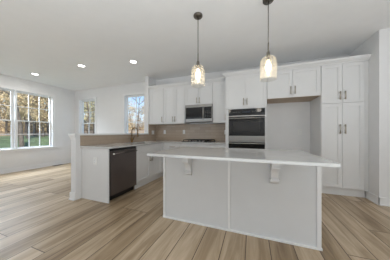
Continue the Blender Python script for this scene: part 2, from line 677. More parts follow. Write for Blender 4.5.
# unseen patio door and side window, added to go with the daylight lamps
d = MB()
for x in (-5.3, -4.40, -4.35, -3.45):
    d.box(x, x + 0.05, YREAR - 0.12, YREAR - 0.04, 0, 2.4)
d.box(-5.3, -3.4, YREAR - 0.12, YREAR - 0.04, 2.35, 2.4).box(-5.3, -3.4, YREAR - 0.12, YREAR - 0.04, 0, 0.06)
dr = struct(d.build('unseen_door_1', M['trim']))
MB().box(-5.25, -4.40, YREAR - 0.09, YREAR - 0.085, 0.06, 2.35).box(-4.30, -3.45, YREAR - 0.09, YREAR - 0.085, 0.06, 2.35).build('pane', M['pane'], dr)
d = MB()
for y in (-2.1, -1.025, 0.05):
    d.box(XL - 0.12, XL - 0.05, y, y + 0.05, 0.7, 2.3)
d.box(XL - 0.12, XL - 0.05, -2.1, 0.1, 0.7, 0.75).box(XL - 0.12, XL - 0.05, -2.1, 0.1, 2.25, 2.3)
wd = struct(d.build('window_5', M['trim']))
MB().box(XL - 0.09, XL - 0.085, -2.05, 0.05, 0.75, 2.25).build('pane', M['pane'], wd)

# ------------------------------------------------------------------ outdoors: ground
def gz(x, y):
    d = max(0.0, -(x - XL) * 0.85 + max(0.0, (y - YB)) * 0.6)
    if d < 8:
        return -0.55 + 0.018 * d
    if d < 20:
        return -0.406 + (d - 8) * 0.075
    return 0.494 + (d - 20) * 0.06


def terrain(name, mat, lo, hi):
    bm = bmesh.new()
    n = 56
    xs = [-75 + i * (XL - 0.2 + 75) / n for i in range(n + 1)]
    xs += [XL - 0.2 + (i + 1) * 1.5 for i in range(8)]
    ys = [-14 + i * 2.0 for i in range(47)]
    V = {}
    for i, x in enumerate(xs):
        for j, y in enumerate(ys):
            V[i, j] = (x, y, gz(x, y) + 0.04 * math.sin(x * 1.3) * math.cos(y * 1.1))
    vv = {}
    for i in range(len(xs) - 1):
        for j in range(len(ys) - 1):
            cx, cy = (xs[i] + xs[i + 1]) / 2, (ys[j] + ys[j + 1]) / 2
            if cx > XL - 0.3 and cy < YB + 1.6:
                continue
            d = max(0.0, -(cx - XL) * 0.85 + max(0.0, (cy - YB)) * 0.6)
            if not (lo <= d < hi):
                continue
            q = []
            for key in ((i, j), (i + 1, j), (i + 1, j + 1), (i, j + 1)):
                if key not in vv:
                    vv[key] = bm.verts.new(V[key])
                q.append(vv[key])
            bm.faces.new(q).smooth = True
    me = bpy.data.meshes.new(name)
    bm.to_mesh(me)
    bm.free()
    me.materials.append(mat)
    o = bpy.data.objects.new(name, me)
    COL.objects.link(o)
    return struct(o)


terrain('lawn', M['grass'], 0, 24)
terrain('woodland_floor', M['litter'], 24, 90)


# ------------------------------------------------------------------ cabinet parts
def shaker(mb, x0, x1, z0, z1, yf, rail=0.058, t=0.02, flat=False):
    """shaker front facing -Y with its face at yf"""
    g = 0.0025
    x0, x1, z0, z1 = x0 + g, x1 - g, z0 + g, z1 - g
    if flat:
        mb.box(x0, x1, yf, yf + t, z0, z1, 0.0015)
        return mb
    mb.box(x0, x0 + rail, yf, yf + t, z0, z1, 0.0012)
    mb.box(x1 - rail, x1, yf, yf + t, z0, z1, 0.0012)
    mb.box(x0 + rail, x1 - rail, yf, yf + t, z1 - rail, z1, 0.0012)
    mb.box(x0 + rail, x1 - rail, yf, yf + t, z0, z0 + rail, 0.0012)
    mb.box(x0 + rail - 0.003, x1 - rail + 0.003, yf + 0.012, yf + t - 0.002, z0 + rail - 0.003, z1 - rail + 0.003)
    return mb


def rot_x(mb):
    """turn fronts built facing -Y (in coordinates x=along, y=out) to face +X: (x,y)->(-y,x)"""
    for v in mb.bm.verts:
        x, y, z = v.co
        v.co = (-y, x, z)
    return mb


def pull(mb, x, z0, z1, yf, r=0.0085):
    mb.tube((x, yf - 0.03, z0), (x, yf - 0.03, z1), r)
    for z in (z0 + 0.015, z1 - 0.015):
        mb.tube((x, yf - 0.03, z), (x, yf, z), r * 0.9)
    return mb


def pull_h(mb, x0, x1, z, yf, r=0.0085):
    mb.tube((x0, yf - 0.03, z), (x1, yf - 0.03, z), r)
    for x in (x0 + 0.015, x1 - 0.015):
        mb.tube((x, yf - 0.03, z), (x, yf, z), r * 0.9)
    return mb


def door_pair(root, x0, x1, z0, z1, yf, hz0, hz1, hx=0.036):
    xm = (x0 + x1) / 2
    for a, b, h in ((x0, xm, xm - hx), (xm, x1, xm + hx)):
        dd = shaker(MB(), a, b, z0, z1, yf).build('door', M['cabinet'], root)
        pull(MB(), h, hz0, hz1, yf).build('handle', M['nickel'], dd)


T = 0.02
ZU0, ZU1 = 1.375, 2.365

# upper cabinets along the back wall
root = thing('upper_cabinet', 'white single-door shaker wall cabinet in the corner against the stub wall', 'cabinet', (-2.53, YB, ZU0))
MB().box(XS + 0.002, -2.302, YU + T, YB - 0.002, ZU0, ZU1).build('body', M['cabinet'], root)
dd = shaker(MB(), XS + 0.03, -2.302, ZU0, ZU1, YU).build('door', M['cabinet'], root)
MB().box(XS + 0.002, XS + 0.03, YU + 0.004, YU + T, ZU0, ZU1).build('filler', M['cabinet'], root)
pull(MB(), -2.345, 1.43, 1.57, YU).build('handle', M['nickel'], dd)

root = thing('upper_cabinet', 'white two-door shaker wall cabinet left of the microwave', 'cabinet', (-1.98, YB, ZU0))
MB().box(-2.298, -1.662, YU + T, YB - 0.002, ZU0, ZU1).build('body', M['cabinet'], root)
door_pair(root, -2.298, -1.662, ZU0, ZU1, YU, 1.43, 1.57)

root = thing('upper_cabinet', 'short white two-door wall cabinet above the microwave', 'cabinet', (-1.28, YB, 1.85))
MB().box(-1.658, -0.922, YU + T, YB - 0.002, 1.85, ZU1).build('body', M['cabinet'], root)
door_pair(root, -1.658, -0.922, 1.85, ZU1, YU, 1.885, 2.025)

root = thing('upper_cabinet', 'narrow white single-door wall cabinet between microwave and oven tower', 'cabinet', (-0.74, YB, ZU0))
MB().box(-0.918, -0.567, YU + T, YB - 0.002, ZU0, ZU1).build('body', M['cabinet'], root)
dd = shaker(MB(), -0.918, -0.567, ZU0, ZU1, YU).build('door', M['cabinet'], root)
pull(MB(), -0.60, 1.43, 1.57, YU).build('handle', M['nickel'], dd)

# oven tower
root = thing('oven_cabinet', 'tall white cabinet holding the double wall oven', 'cabinet', (-0.14, YB, 0))
OX0, OX1 = -0.563, 0.283
b = MB()
b.box(OX0, OX0 + 0.07, YT, YB - 0.002, 0.09, 1.655)
b.box(OX1 - 0.035, OX1, YT, YB - 0.002, 0.09, 1.655)
b.box(OX0, OX1, YT + T, YB - 0.002, 1.665, ZU1)
b.box(OX0 + 0.07, OX1 - 0.035, YT + 0.56, YB - 0.002, 0.09, 1.655)
b.box(OX0, OX1, YT, YB - 0.002, 1.648, 1.665)
b.box(OX0, OX1, YT + T, YB - 0.002, 0.09, 0.285)
b.build('body', M['cabinet'], root)
door_pair(root, OX0 + 0.003, OX1 - 0.003, 1.672, ZU1, YT, 1.725, 1.87)
dr_ = shaker(MB(), OX0 + 0.003, OX1 - 0.003, 0.105, 0.29, YT, flat=True).build('drawer', M['cabinet'], root)
pull_h(MB(), -0.215, -0.065, 0.2, YT).build('handle', M['nickel'], dr_)
MB().box(OX0, OX1, YT + 0.06, YT + 0.08, 0, 0.09).build('toe_kick', M['toe'], root)

# double wall oven
root = thing('wall_oven', 'black glass and stainless double oven built into the tall cabinet', 'oven', (-0.12, YT, 0.31))
VX0, VX1 = -0.490, 0.245
MB().box(VX0, VX1, YT + 0.002, YT + 0.54, 0.31, 1.640).build('body', M['steel'], root)
cp = MB().box(VX0, VX1, YT - 0.022, YT + 0.001, 1.505, 1.645, 0.002).build('control_panel', M['blackglass'], root)
MB().box(-0.20, -0.04, YT - 0.0235, YT - 0.0225, 1.555, 1.60).build('display', M['display'], cp)
for i in range(5):
    for s in (-1, 1):
        x = -0.12 + s * (0.13 + i * 0.035)
        MB().box(x - 0.007, x + 0.007, YT - 0.0235, YT - 0.0225, 1.572, 1.577).build('touch_key', M['mark'], cp)
for z0, z1, nm in ((0.955, 1.492, 'upper'), (0.315, 0.945, 'lower')):
    dz = MB().box(VX0, VX1, YT - 0.022, YT + 0.001, z0, z1, 0.002).build('oven_door', M['steel'], root)
    gt = z1 - 0.012
    gb = z0 + 0.111
    MB().box(VX0 + 0.004, VX1 - 0.004, YT - 0.026, YT - 0.0215, gb, gt, 0.001).build('door_glass', M['blackglass'], dz)
    MB().box(VX0 + 0.10, VX1 - 0.10, YT - 0.0275, YT - 0.0262, gb + 0.09, gt - 0.12).build('window', M['ovenwindow'], dz)
    hm = MB()
    hz = z1 - (0.052 if nm == 'upper' else 0.036)
    hm.tube((VX0 + 0.01, YT - 0.075, hz), (VX1 - 0.01, YT - 0.075, hz), 0.0135, n=14)
    for x in (VX0 + 0.04, VX1 - 0.04):
        hm.box(x - 0.012, x + 0.012, YT - 0.072, YT - 0.024, hz - 0.009, hz + 0.009)
    hm.build('handle', M['steel'], dz)

# cabinet bridging the refrigerator space
root = thing('bridge_cabinet', 'deep white two-door cabinet over the empty refrigerator space', 'cabinet', (0.74, YB, 1.825))
b = MB().box(0.287, 1.192, YT + T, YB - 0.002, 1.83, ZU1).build('body', M['cabinet'], root)
MB().box(0.287, 1.192, YT + T, YB - 0.002, 1.822, 1.8295).build('underside_panel', M['cab_under'], root)
door_pair(root, 0.29, 1.19, 1.825, ZU1, YT, 1.885, 2.035)

# pantry
root = thing('pantry_cabinet', 'tall white four-door pantry cabinet against the right wall', 'cabinet', (1.53, YB, 0))
PX0, PX1 = 1.196, 1.815
MB().box(PX0, PX1, YT + T, YB - 0.002, 0.13, ZU1).box(PX1, XR - 0.002, YT + 0.01, YT + 0.06, 0.13, ZU1).build('body', M['cabinet'], root)
door_pair(root, PX0 + 0.004, PX1 - 0.004, 1.665, ZU1, YT, 1.725, 1.87)
door_pair(root, PX0 + 0.004, PX1 - 0.004, 0.142, 1.659, YT, 1.115, 1.28)
MB().box(PX0, XR - 0.03, YT + 0.055, YT + 0.075, 0, 0.13).build('toe_kick', M['cabinet'], root)


# crown mouldings (setting trim)
def crown(k, pts):
    """polyline of front-line points; profile rises and leans outwards"""
    mb = MB()
    pf = [(0.0, 0.0), (0.008, 0.0), (0.012, 0.02), (0.030, 0.035), (0.052, 0.065), (0.056, 0.09), (0.0, 0.09)]
    n = len(pts)
    nor = []
    for (x0, y0), (x1, y1) in zip(pts[:-1], pts[1:]):
        dx, dy = x1 - x0, y1 - y0
        L_ = math.hypot(dx, dy)
        nor.append((dy / L_, -dx / L_))
    rings = []
    for i, (x, y) in enumerate(pts):
        if i == 0:
            m = nor[0]
        elif i == n - 1:
            m = nor[-1]
        else:
            a, b_ = nor[i - 1], nor[i]
            mx, my = a[0] + b_[0], a[1] + b_[1]
            kf = 2 / (mx * mx + my * my)
            m = (mx * kf, my * kf)
        rings.append([mb.bm.verts.new((x + m[0] * d_, y + m[1] * d_, ZU1 + z_)) for d_, z_ in pf])
    q = len(pf)
    for A, B in zip(rings[:-1], rings[1:]):
        for j in range(q):
            mb.bm.faces.new((A[j], A[(j + 1) % q], B[(j + 1) % q], B[j]))
    mb.bm.faces.new(rings[0][::-1])
    mb.bm.faces.new(rings[-1])
    return struct(mb.build('trim_%d' % k, M['cabinet']))


crown(5, [(XS + 0.002, YU + 0.002), (OX0 - 0.058, YU + 0.002)])
crown(6, [(OX0, YU + 0.1), (OX0, YT + 0.002), (XR - 0.002, YT + 0.002)])

# base cabinets on the back wall
def base_unit(label, x0, x1, kind, hx=None):
    root = thing('base_cabinet', label, 'cabinet', ((x0 + x1) / 2, YB, 0))
    MB().box(x0, x1, YT + T, YB - 0.01, 0.10, CB - 0.001).build('body', M['cabinet'], root)
    MB().box(x0, x1, YT + 0.07, YT + 0.09, 0, 0.10).build('toe_kick', M['toe'], root)
    if kind == 'drawers':
        zs = [(0.705, CB - 0.016), (0.41, 0.70), (0.112, 0.405)]
    else:
        zs = [(0.705, CB - 0.016)]
    for z0, z1 in zs:
        dw = shaker(MB(), x0, x1, z0, z1, YT, flat=(z1 - z0) < 0.2).build('drawer', M['cabinet'], root)
        c = (x0 + x1) / 2
        pull_h(MB(), c - 0.075, c + 0.075, (z0 + z1) / 2, YT).build('handle', M['nickel'], dw)
    if kind != 'drawers':
        dd = shaker(MB(), x0, x1, 0.112, 0.70, YT).build('door', M['cabinet'], root)
        pull(MB(), x1 - 0.04, 0.52, 0.66, YT).build('handle', M['nickel'], dd)
    return root


base_unit('white base cabinet with top drawer in the corner left of the cooktop', -2.11, -1.664, 'door')
base_unit('white three-drawer base cabinet under the gas cooktop', -1.656, -0.91, 'drawers')
base_unit('narrow white base cabinet between cooktop and oven tower', -0.906, -0.567, 'door')

# peninsula: end panel, dishwasher, sink cabinet, corner filler
MB_ = MB().box(XS + 0.002, XP - 0.003, YE, YE + 0.018, 0, CB - 0.001, 0.0015)
tag(MB_.build('end_panel', M['cabinet'], loc=(-2.46, YE, 0)), 'plain white end panel of the peninsula beside the dishwasher', 'panel')

root = thing('dishwasher', 'dark stainless dishwasher built into the white peninsula', 'dishwasher', (XP, 2.24, 0))
DY0, DY1 = YE + 0.030, YE + 0.640
MB().box(XS + 0.05, XP - 0.02, DY0, DY1, 0.10, 0.868).build('body', M['black'], root)
dd = MB().box(XP - 0.018, XP + 0.012, DY0 + 0.004, DY1 - 0.004, 0.105, 0.828, 0.003).build('door', M['dw_steel'], root)
MB().box(XP - 0.018, XP + 0.006, DY0 + 0.004, DY1 - 0.004, 0.830, 0.866, 0.002).build('control_strip', M['black'], root)
hm = MB().tube((XP + 0.045, DY0 + 0.03, 0.785), (XP + 0.045, DY1 - 0.03, 0.785), 0.012, n=14)
for y in (DY0 + 0.06, DY1 - 0.06):
    hm.box(XP + 0.01, XP + 0.045, y - 0.01, y + 0.01, 0.777, 0.793)
hm.build('handle', M['dw_steel'], dd)
MB().tube((XP + 0.045, DY0 + 0.028, 0.785), (XP + 0.045, DY0 + 0.040, 0.785), 0.013, n=14).build('handle_glint', M['plastic'], dd)  # white sleeve painting the highlight at the bar's near end
MB().box(XP - 0.09, XP - 0.075, DY0, DY1, 0.0, 0.10).build('toe_kick', M['black'], root)

root = thing('sink_cabinet', 'white two-door sink base cabinet beside the dishwasher', 'cabinet', (XP, 3.02, 0))
SY0, SY1 = DY1 + 0.008, 3.475
MB().box(XS + 0.01, XP - T, SY0, SY1, 0.10, 0.64).box(XP - 0.06, XP - T, SY0, SY1, 0.64, CB - 0.001).build('body', M['cabinet'], root)
rot_x(shaker(MB(), SY0, SY1, 0.725, CB - 0.01, -XP, flat=True)).build('false_front', M['cabinet'], root)
ym = 3.018
for a, b_, h in ((SY0, ym, ym - 0.036), (ym, SY1, ym + 0.036)):
    dd = rot_x(shaker(MB(), a, b_, 0.112, 0.72, -XP)).build('door', M['cabinet'], root)
    rot_x(pull(MB(), h, 0.50, 0.65, -XP)).build('handle', M['nickel'], dd)
MB().box(XP - 0.055, XP - 0.04, SY0, YT + 0.07, 0, 0.10).build('toe_kick', M['cabinet'], root)
tag(MB().box(XP - 0.03, XP - 0.002, SY1 + 0.002, YT + 0.06, 0.10, CB - 0.001).box(XP - 0.002, -2.113, YT + 0.004, YT + 0.03, 0.10, CB - 0.001)
    .build('corner_filler', M['cabinet'], loc=(XP, YT, 0)), 'narrow white filler where sink cabinet and back cabinets meet', 'filler')

# L-shaped worktop with sink cut-out
SKX0, SKX1, SKY0, SKY1 = -2.60, -2.235, 2.66, 3.38
XE = XP + 0.028
YF = YT - 0.028
wt = MB()
wt.box(XS + 0.001, XE, YE - 0.028, SKY0, CB, CT)
wt.box(XS + 0.001, SKX0, SKY0, SKY1, CB, CT)
wt.box(SKX1, XE, SKY0, SKY1, CB, CT)
wt.box(XS + 0.001, XE, SKY1, YB - 0.001, CB, CT)
wt.box(XE, OX0 - 0.002, YF, YB - 0.001, CB, CT)
tag(wt.build('countertop', M['quartz'], loc=(-2.3, 3.4, CB)), 'L-shaped white quartz worktop on peninsula and back wall', 'countertop')

root = thing('sink', 'stainless undermount sink in the peninsula worktop', 'sink', (-2.42, 3.02, 0.66))
t_ = MB()
zf = 0.665
t_.box(SKX0 - 0.015, SKX1 + 0.015, SKY0 - 0.015, SKY1 + 0.015, zf, zf + 0.012)
t_.box(SKX0 - 0.015, SKX0 - 0.003, SKY0 - 0.015, SKY1 + 0.015, zf + 0.012, CB - 0.001)
t_.box(SKX1 + 0.003, SKX1 + 0.015, SKY0 - 0.015, SKY1 + 0.015, zf + 0.012, CB - 0.001)
t_.box(SKX0, SKX1, SKY0 - 0.015, SKY0 - 0.003, zf + 0.012, CB - 0.001)
t_.box(SKX0, SKX1, SKY1 + 0.003, SKY1 + 0.015, zf + 0.012, CB - 0.001)
t_.build('basin', M['steel'], root)
MB().lathe((-2.42, 3.02, zf + 0.0121), [(0.045, 0), (0.045, 0.004), (0.03, 0.002)], cap1=True).build('drain', M['nickel'], root)

root = thing('faucet', 'gold gooseneck faucet behind the peninsula sink', 'faucet', (-2.68, 3.01, CT))
MB().lathe((-2.68, 3.01, CT), [(0.032, 0), (0.032, 0.008), (0.024, 0.016), (0.022, 0.10), (0.016, 0.11)], cap0=True, cap1=True).build('base', M['gold'], root)
pts = [(-2.68, 3.01, CT + 0.10), (-2.68, 3.01, CT + 0.26)]
for i in range(1, 11):
    a = PI * i / 10
    pts.append((-2.68 + 0.085 * (1 - math.cos(a)), 3.01, CT + 0.26 + 0.085 * math.sin(a)))
pts.append((-2.51, 3.01, CT + 0.20))
MB().path(pts, 0.012).tube((-2.51, 3.01, CT + 0.20), (-2.51, 3.01, CT + 0.13), 0.016, 0.014).build('spout', M['gold'], root)
MB().tube((-2.68, 3.01, CT + 0.07), (-2.68, 3.07, CT + 0.075), 0.013).tube((-2.68, 3.065, CT + 0.075), (-2.66, 3.075, CT + 0.15), 0.007).build('lever', M['gold'], root)

# backsplash tiles
struct(MB().box(XS + 0.009, OX0 - 0.001, YB - 0.008, YB, CT + 0.0005, ZU0).build('wall_backsplash_back', M['tile_x']))
struct(MB().box(XS, XS + 0.008, YE - 0.028, YST, CT + 0.0005, 1.085).box(XS, XS + 0.008, YST, YB, CT + 0.0005, ZU0).build('wall_backsplash_side', M['tile_y']))

# ------------------------------------------------------------------ gas cooktop
root = thing('cooktop', 'black gas cooktop with cast-iron grates on the back worktop', 'cooktop', (-1.28, 3.85, CT))
KX0, KX1, KY0, KY1 = -1.665, -0.905, 3.615, 4.09
MB().box(KX0, KX1, KY0, KY1, CT, CT + 0.010, 0.003).build('glass_top', M['black'], root)
for cx_, cy_, r_ in ((-1.50, 3.96, 0.04), (-1.50, 3.75, 0.035), (-1.285, 3.88, 0.055), (-1.07, 3.96, 0.04), (-1.07, 3.75, 0.035)):
    MB().lathe((cx_, cy_, CT + 0.010), [(r_ * 1.2, 0), (r_ * 1.2, 0.008), (r_, 0.010), (r_, 0.018), (r_ * 0.8, 0.021)], cap1=True).build('burner', M['iron'], root)
for a, b_ in ((KX0 + 0.015, -1.42), (-1.41, -1.16), (-1.15, KX1 - 0.015)):
    g = MB()
    zt = CT + 0.055
    for y in (KY0 + 0.07, KY1 - 0.02, (KY0 + KY1) / 2 + 0.025):
        g.box(a, b_, y - 0.006, y + 0.006, zt - 0.012, zt)
    for x in (a + 0.006, (a + b_) / 2, b_ - 0.006):
        g.box(x - 0.006, x + 0.006, KY0 + 0.07, KY1 - 0.02, zt - 0.0118, zt - 0.0002)
    for x in (a + 0.008, b_ - 0.008):
        for y in (KY0 + 0.075, KY1 - 0.025):
            g.box(x - 0.007, x + 0.007, y - 0.007, y + 0.007, CT + 0.010, zt - 0.01)
    g.build('grate', M['iron'], root)
for i in range(5):
    x = -1.285 + (i - 2) * 0.085
    MB().lathe((x, KY0 + 0.035, CT + 0.010), [(0.019, 0), (0.018, 0.024), (0.015, 0.026)], n=16, cap1=True).build('knob', M['steel'], root)

# ------------------------------------------------------------------ microwave
root = thing('microwave', 'stainless over-the-range microwave hung above the cooktop', 'microwave', (-1.285, YB, 1.405))
WX0, WX1, WY, WZ0, WZ1 = -1.622, -0.918, 3.755, 1.412, 1.842
MB().box(WX0 + 0.003, WX1 - 0.003, WY + 0.02, YB - 0.008, WZ0, WZ1).build('body', M['black'], root)
dd = MB().box(WX0, -1.125, WY, WY + 0.022, WZ0 + 0.028, WZ1 - 0.045, 0.003).build('door', M['steel'], root)
MB().box(WX0 + 0.014, -1.158, WY - 0.003, WY + 0.001, WZ0 + 0.070, WZ1 - 0.070, 0.001).build('door_glass', M['blackglass'], dd)
hm = MB().tube((-1.14, WY - 0.035, WZ0 + 0.06), (-1.14, WY - 0.035, WZ1 - 0.07), 0.010)
for z in (WZ0 + 0.09, WZ1 - 0.10):
    hm.tube((-1.14, WY - 0.035, z), (-1.14, WY, z), 0.008)
hm.build('handle', M['steel'], dd)
cp = MB().box(-1.121, WX1, WY, WY + 0.022, WZ0 + 0.028, WZ1 - 0.045, 0.003).build('control_panel', M['steel'], root)
pg = MB().box(-1.116, WX1 - 0.008, WY - 0.003, WY + 0.001, WZ0 + 0.070, WZ1 - 0.070, 0.001).build('keypad', M['blackglass'], root)
for r_ in range(5):
    for c_ in range(3):
        x, z = -1.075 + c_ * 0.055, WZ0 + 0.11 + r_ * 0.035
        MB().box(x - 0.011, x + 0.011, WY - 0.0038, WY - 0.0028, z, z + 0.008).build('key', M['mark'], pg)
MB().box(WX0, WX1, WY, WY + 0.022, WZ1 - 0.043, WZ1, 0.002).build('vent_strip', M['steel'], root)
MB().box(WX0, WX1, WY, WY + 0.022, WZ0 - 0.002, WZ0 + 0.026, 0.002).build('bottom_strip', M['steel'], root)


# ------------------------------------------------------------------ outlets
def outlet(label, loc, face, gangs=1, switch=False, horiz=False):
    """face: '-Y' or '+X'"""
    root = thing('light_switch' if switch else 'wall_outlet', label, 'switch' if switch else 'outlet', loc)

    def put(mb):
        if face == '+X':
            rot_x(mb)
        bmesh.ops.translate(mb.bm, verts=mb.bm.verts[:], vec=Vector(loc))
        return mb
    wd_ = 0.035 + 0.023 * (gangs - 1)
    a, b_ = (0.058, wd_) if horiz else (wd_, 0.058)
    put(MB().box(-a, a, -0.006, 0, -b_, b_, 0.002)).build('plate', M['plastic'], root)
    for g in range(gangs):
        x = (g - (gangs - 1) / 2) * 0.046
        if switch:
            put(MB().box(x - 0.016, x + 0.016, -0.011, -0.005, -0.033, 0.033, 0.002)).build('rocker', M['trim'], root)
        else:
            r = MB().box(x - 0.0165, x + 0.0165, -0.008, -0.005, -0.035, 0.035, 0.001)
            rc = put(r).build('receptacle', M['trim'], root)
            for z in (-0.018, 0.018):
                for q in (-0.006, 0.006):
                    put(MB().box(x + q - 0.0012, x + q + 0.0012, -0.0086, -0.0075, z - 0.004, z + 0.006)).build('slot', M['slot'], rc)


YTI = YB - 0.008
outlet('white outlet on the taupe backsplash under the two-door wall cabinet, left of the other one', (-2.46, YTI, 1.155), '-Y')
outlet('white outlet on the backsplash just left of the cooktop', (-1.83, YTI, 1.155), '-Y')
outlet('white outlet on the backsplash beside the oven tower', (-0.648, YTI, 1.15), '-Y')
outlet('double white switch plate on the tiled stub wall above the worktop corner', (XS + 0.008, 3.985, 1.14), '+X', 2, True)
outlet('white outlet on the peninsula end panel left of the dishwasher', (-2.453, YE, 0.66), '-Y')
outlet('white outlet low on the back wall of the refrigerator space', (1.0, YB, 1.15), '-Y')

bt = MB().lathe((-0.62, 4.05, CT), [(0.026, 0), (0.028, 0.005), (0.028, 0.075), (0.012, 0.095), (0.012, 0.115), (0.016, 0.116), (0.016, 0.132)], cap0=True, cap1=True)
tag(bt.build('bottle', M['pink'], loc=(-0.62, 4.05, CT)), 'small pinkish bottle on the back worktop beside the oven tower', 'bottle')

# ------------------------------------------------------------------ island
IX0, IX1, IY0, IY1 = -1.118, 0.622, 1.85, 2.43
ICT, ICB = 0.900, 0.872
root = thing('kitchen_island', 'large white panelled island with overhanging quartz top on oak floor', 'island', (-0.25, 2.14, 0))
b = MB()
b.box(IX0 + 0.004, IX1 - 0.004, IY0 + 0.006, IY1, 0.0, ICB - 0.001)
b.build('body', M['island'], root)
for x0, x1 in ((IX0, IX0 + 0.03), (-0.264, -0.238), (IX1 - 0.035, IX1)):
    MB().box(x0, x1, IY0 - 0.008, IY0 + 0.01, 0.0, ICB - 0.001, 0.001).build('panel_batten', M['trim'], root)
bs = MB()
bs.box(IX0 - 0.004, IX1 + 0.004, IY0 - 0.010, IY0 + 0.004, 0, 0.022, 0.003)
bs.box(IX1 - 0.004, IX1 + 0.008, IY0 - 0.010, IY1, 0, 0.022, 0.003)
bs.box(IX0 - 0.008, IX0 + 0.004, IY0 - 0.010, IY1, 0, 0.022, 0.003)
bs.build('shoe_molding', M['trim'], root)
# working side, facing the back wall
for i in range(3):
    a = IX0 + 0.02 + i * 0.567
    sh = shaker(MB(), a, a + 0.56, 0.11, ICB - 0.012, 0)
    for v in sh.bm.verts:
        v.co.y = IY1 + 0.02 - v.co.y
    sh.build('door', M['cabinet'], root)
# corbels under the overhang: stepped scroll profile in (out, down)
for xc in (-0.745, 0.215):
    c = MB()
    top = ICB - 0.002
    pf = [(0, 0), (0.150, 0), (0.150, -0.028), (0.138, -0.034), (0.138, -0.085), (0.128, -0.092)]
    for i in range(9):
        a = PI * 0.5 * i / 8
        pf.append((0.120 - 0.066 * math.sin(a), -0.10 - 0.085 * (1 - math.cos(a)) - 0.01 * math.sin(a)))
    pf += [(0.048, -0.20), (0.062, -0.215), (0.064, -0.235), (0.052, -0.252), (0.03, -0.262), (0.0, -0.270)]
    c.prism(pf, lambda o_, z_: (xc - 0.034, IY0 + 0.004 - o_, top + z_), lambda o_, z_: (xc + 0.034, IY0 + 0.004 - o_, top + z_))
    c.box(xc - 0.046, xc + 0.046, IY0 + 0.004 - 0.162, IY0 + 0.004, top - 0.024, top, 0.003)
    c.box(xc - 0.040, xc + 0.040, IY0 + 0.004 - 0.146, IY0 + 0.004, top - 0.088, top - 0.078, 0.002)
    c.box(xc - 0.042, xc + 0.042, IY0 + 0.004 - 0.072, IY0 + 0.004, top - 0.235, top - 0.222, 0.002)
    c.build('corbel', M['cabinet'], root)
tp = MB().box(-1.105, 0.617, 1.475, 2.455, ICB, ICT, 0.003)
tag(tp.build('island_countertop', M['quartz'], loc=(-0.25, 1.97, ICB)), 'long white quartz slab topping the island with front overhang', 'countertop')


# ------------------------------------------------------------------ pendants
def pendant(loc, label):
    x, y, z = loc
    root = thing('pendant_light', label, 'pendant light', loc, 'glass pendants over the island')
    MB().lathe(loc, [(0.062, 0), (0.062, -0.018), (0.055, -0.026), (0.012, -0.030)], cap0=True, cap1=True).build('canopy', M['bronze'], root)
    zt = 2.052
    MB().tube((x, y, z - 0.028), (x, y, zt + 0.06), 0.0052).tube((x, y, zt + 0.17), (x, y, zt + 0.06), 0.0075).build('rod', M['bronze'], root)
    MB().lathe((x, y, zt), [(0.010, 0.065), (0.020, 0.05), (0.024, 0.0), (0.024, -0.03), (0.020, -0.045)], cap0=True, cap1=True).build('socket', M['bronze'], root)
    sh = MB()
    pf = [(0.025, 0.0), (0.048, -0.003), (0.070, -0.014), (0.084, -0.034), (0.0915, -0.065), (0.0935, -0.10), (0.0935, -0.278)]
    sh.lathe((x, y, zt), pf, n=32)
    o = sh.build('glass_shade', M['seeded'], root)
    md = o.modifiers.new('thickness', 'SOLIDIFY')
    md.thickness = 0.003
    bl = MB().lathe((x, y, zt), [(0.013, -0.045), (0.015, -0.06), (0.030, -0.10), (0.034, -0.125), (0.028, -0.155), (0.013, -0.185), (0.009, -0.215), (0.003, -0.228)], cap0=True, cap1=True)
    bl.build('bulb', M['bulb'], root)
    l = bpy.data.lights.new('pendant_lamp', 'POINT')
    l.energy = 1.6
    l.shadow_soft_size = 0.06
    l.color = (1.0, 0.93, 0.83)
    o = bpy.data.objects.new('pendant_lamp', l)
    COL.objects.link(o)
    o.location = (0, 0, zt - 0.25 - z)
    o.parent = root
    return root


pendant((-0.700, 2.06, CEIL), 'glass pendant above the left half of the island')
pendant((0.182, 2.11, CEIL), 'glass pendant above the right half of the island')


# ------------------------------------------------------------------ recessed downlights
def downlight(x, y, label, watts):
    root = thing('recessed_light', label, 'ceiling light', (x, y, CEIL), 'recessed dining lights')
    MB().lathe((x, y, CEIL), [(0.092, 0), (0.092, -0.006), (0.070, -0.010), (0.066, -0.004)], n=32).build('trim_ring', M['plastic'], root)
    MB().lathe((x, y, CEIL), [(0.069, -0.003), (0.066, -0.005), (0.001, -0.006)], n=32, cap1=True).build('lens', M['led'], root)
    l = bpy.data.lights.new('downlight_lamp', 'AREA')
    l.shape = 'DISK'
    l.size = 0.13
    l.energy = watts
    l.color = (1, 0.96, 0.90)
    o = bpy.data.objects.new('downlight_lamp', l)
    COL.objects.link(o)
    o.location = (0, 0, -0.012)
    o.parent = root


downlight(-5.60, 2.565, 'recessed ceiling light nearest the left windows', 9)
downlight(-3.85, 2.63, 'middle recessed ceiling light of the three', 5)
downlight(-2.53, 2.89, 'recessed ceiling light nearest the wall cabinets', 1.5)

# floor register by the left wall
root = thing('floor_register', 'dark metal floor vent at the foot of the left wall', 'vent', (-6.36, 3.54, 0))
MB().box(XL + 0.035, XL + 0.135, 3.40, 3.68, 0, 0.006, 0.002).build('frame', M['register'], root)
for i in range(11):
    y = 3.42 + i * 0.022
    MB().box(XL + 0.05, XL + 0.12, y, y + 0.008, 0.006, 0.0085).build('louver', M['register'], root)

# ------------------------------------------------------------------ trees
random.seed(7)


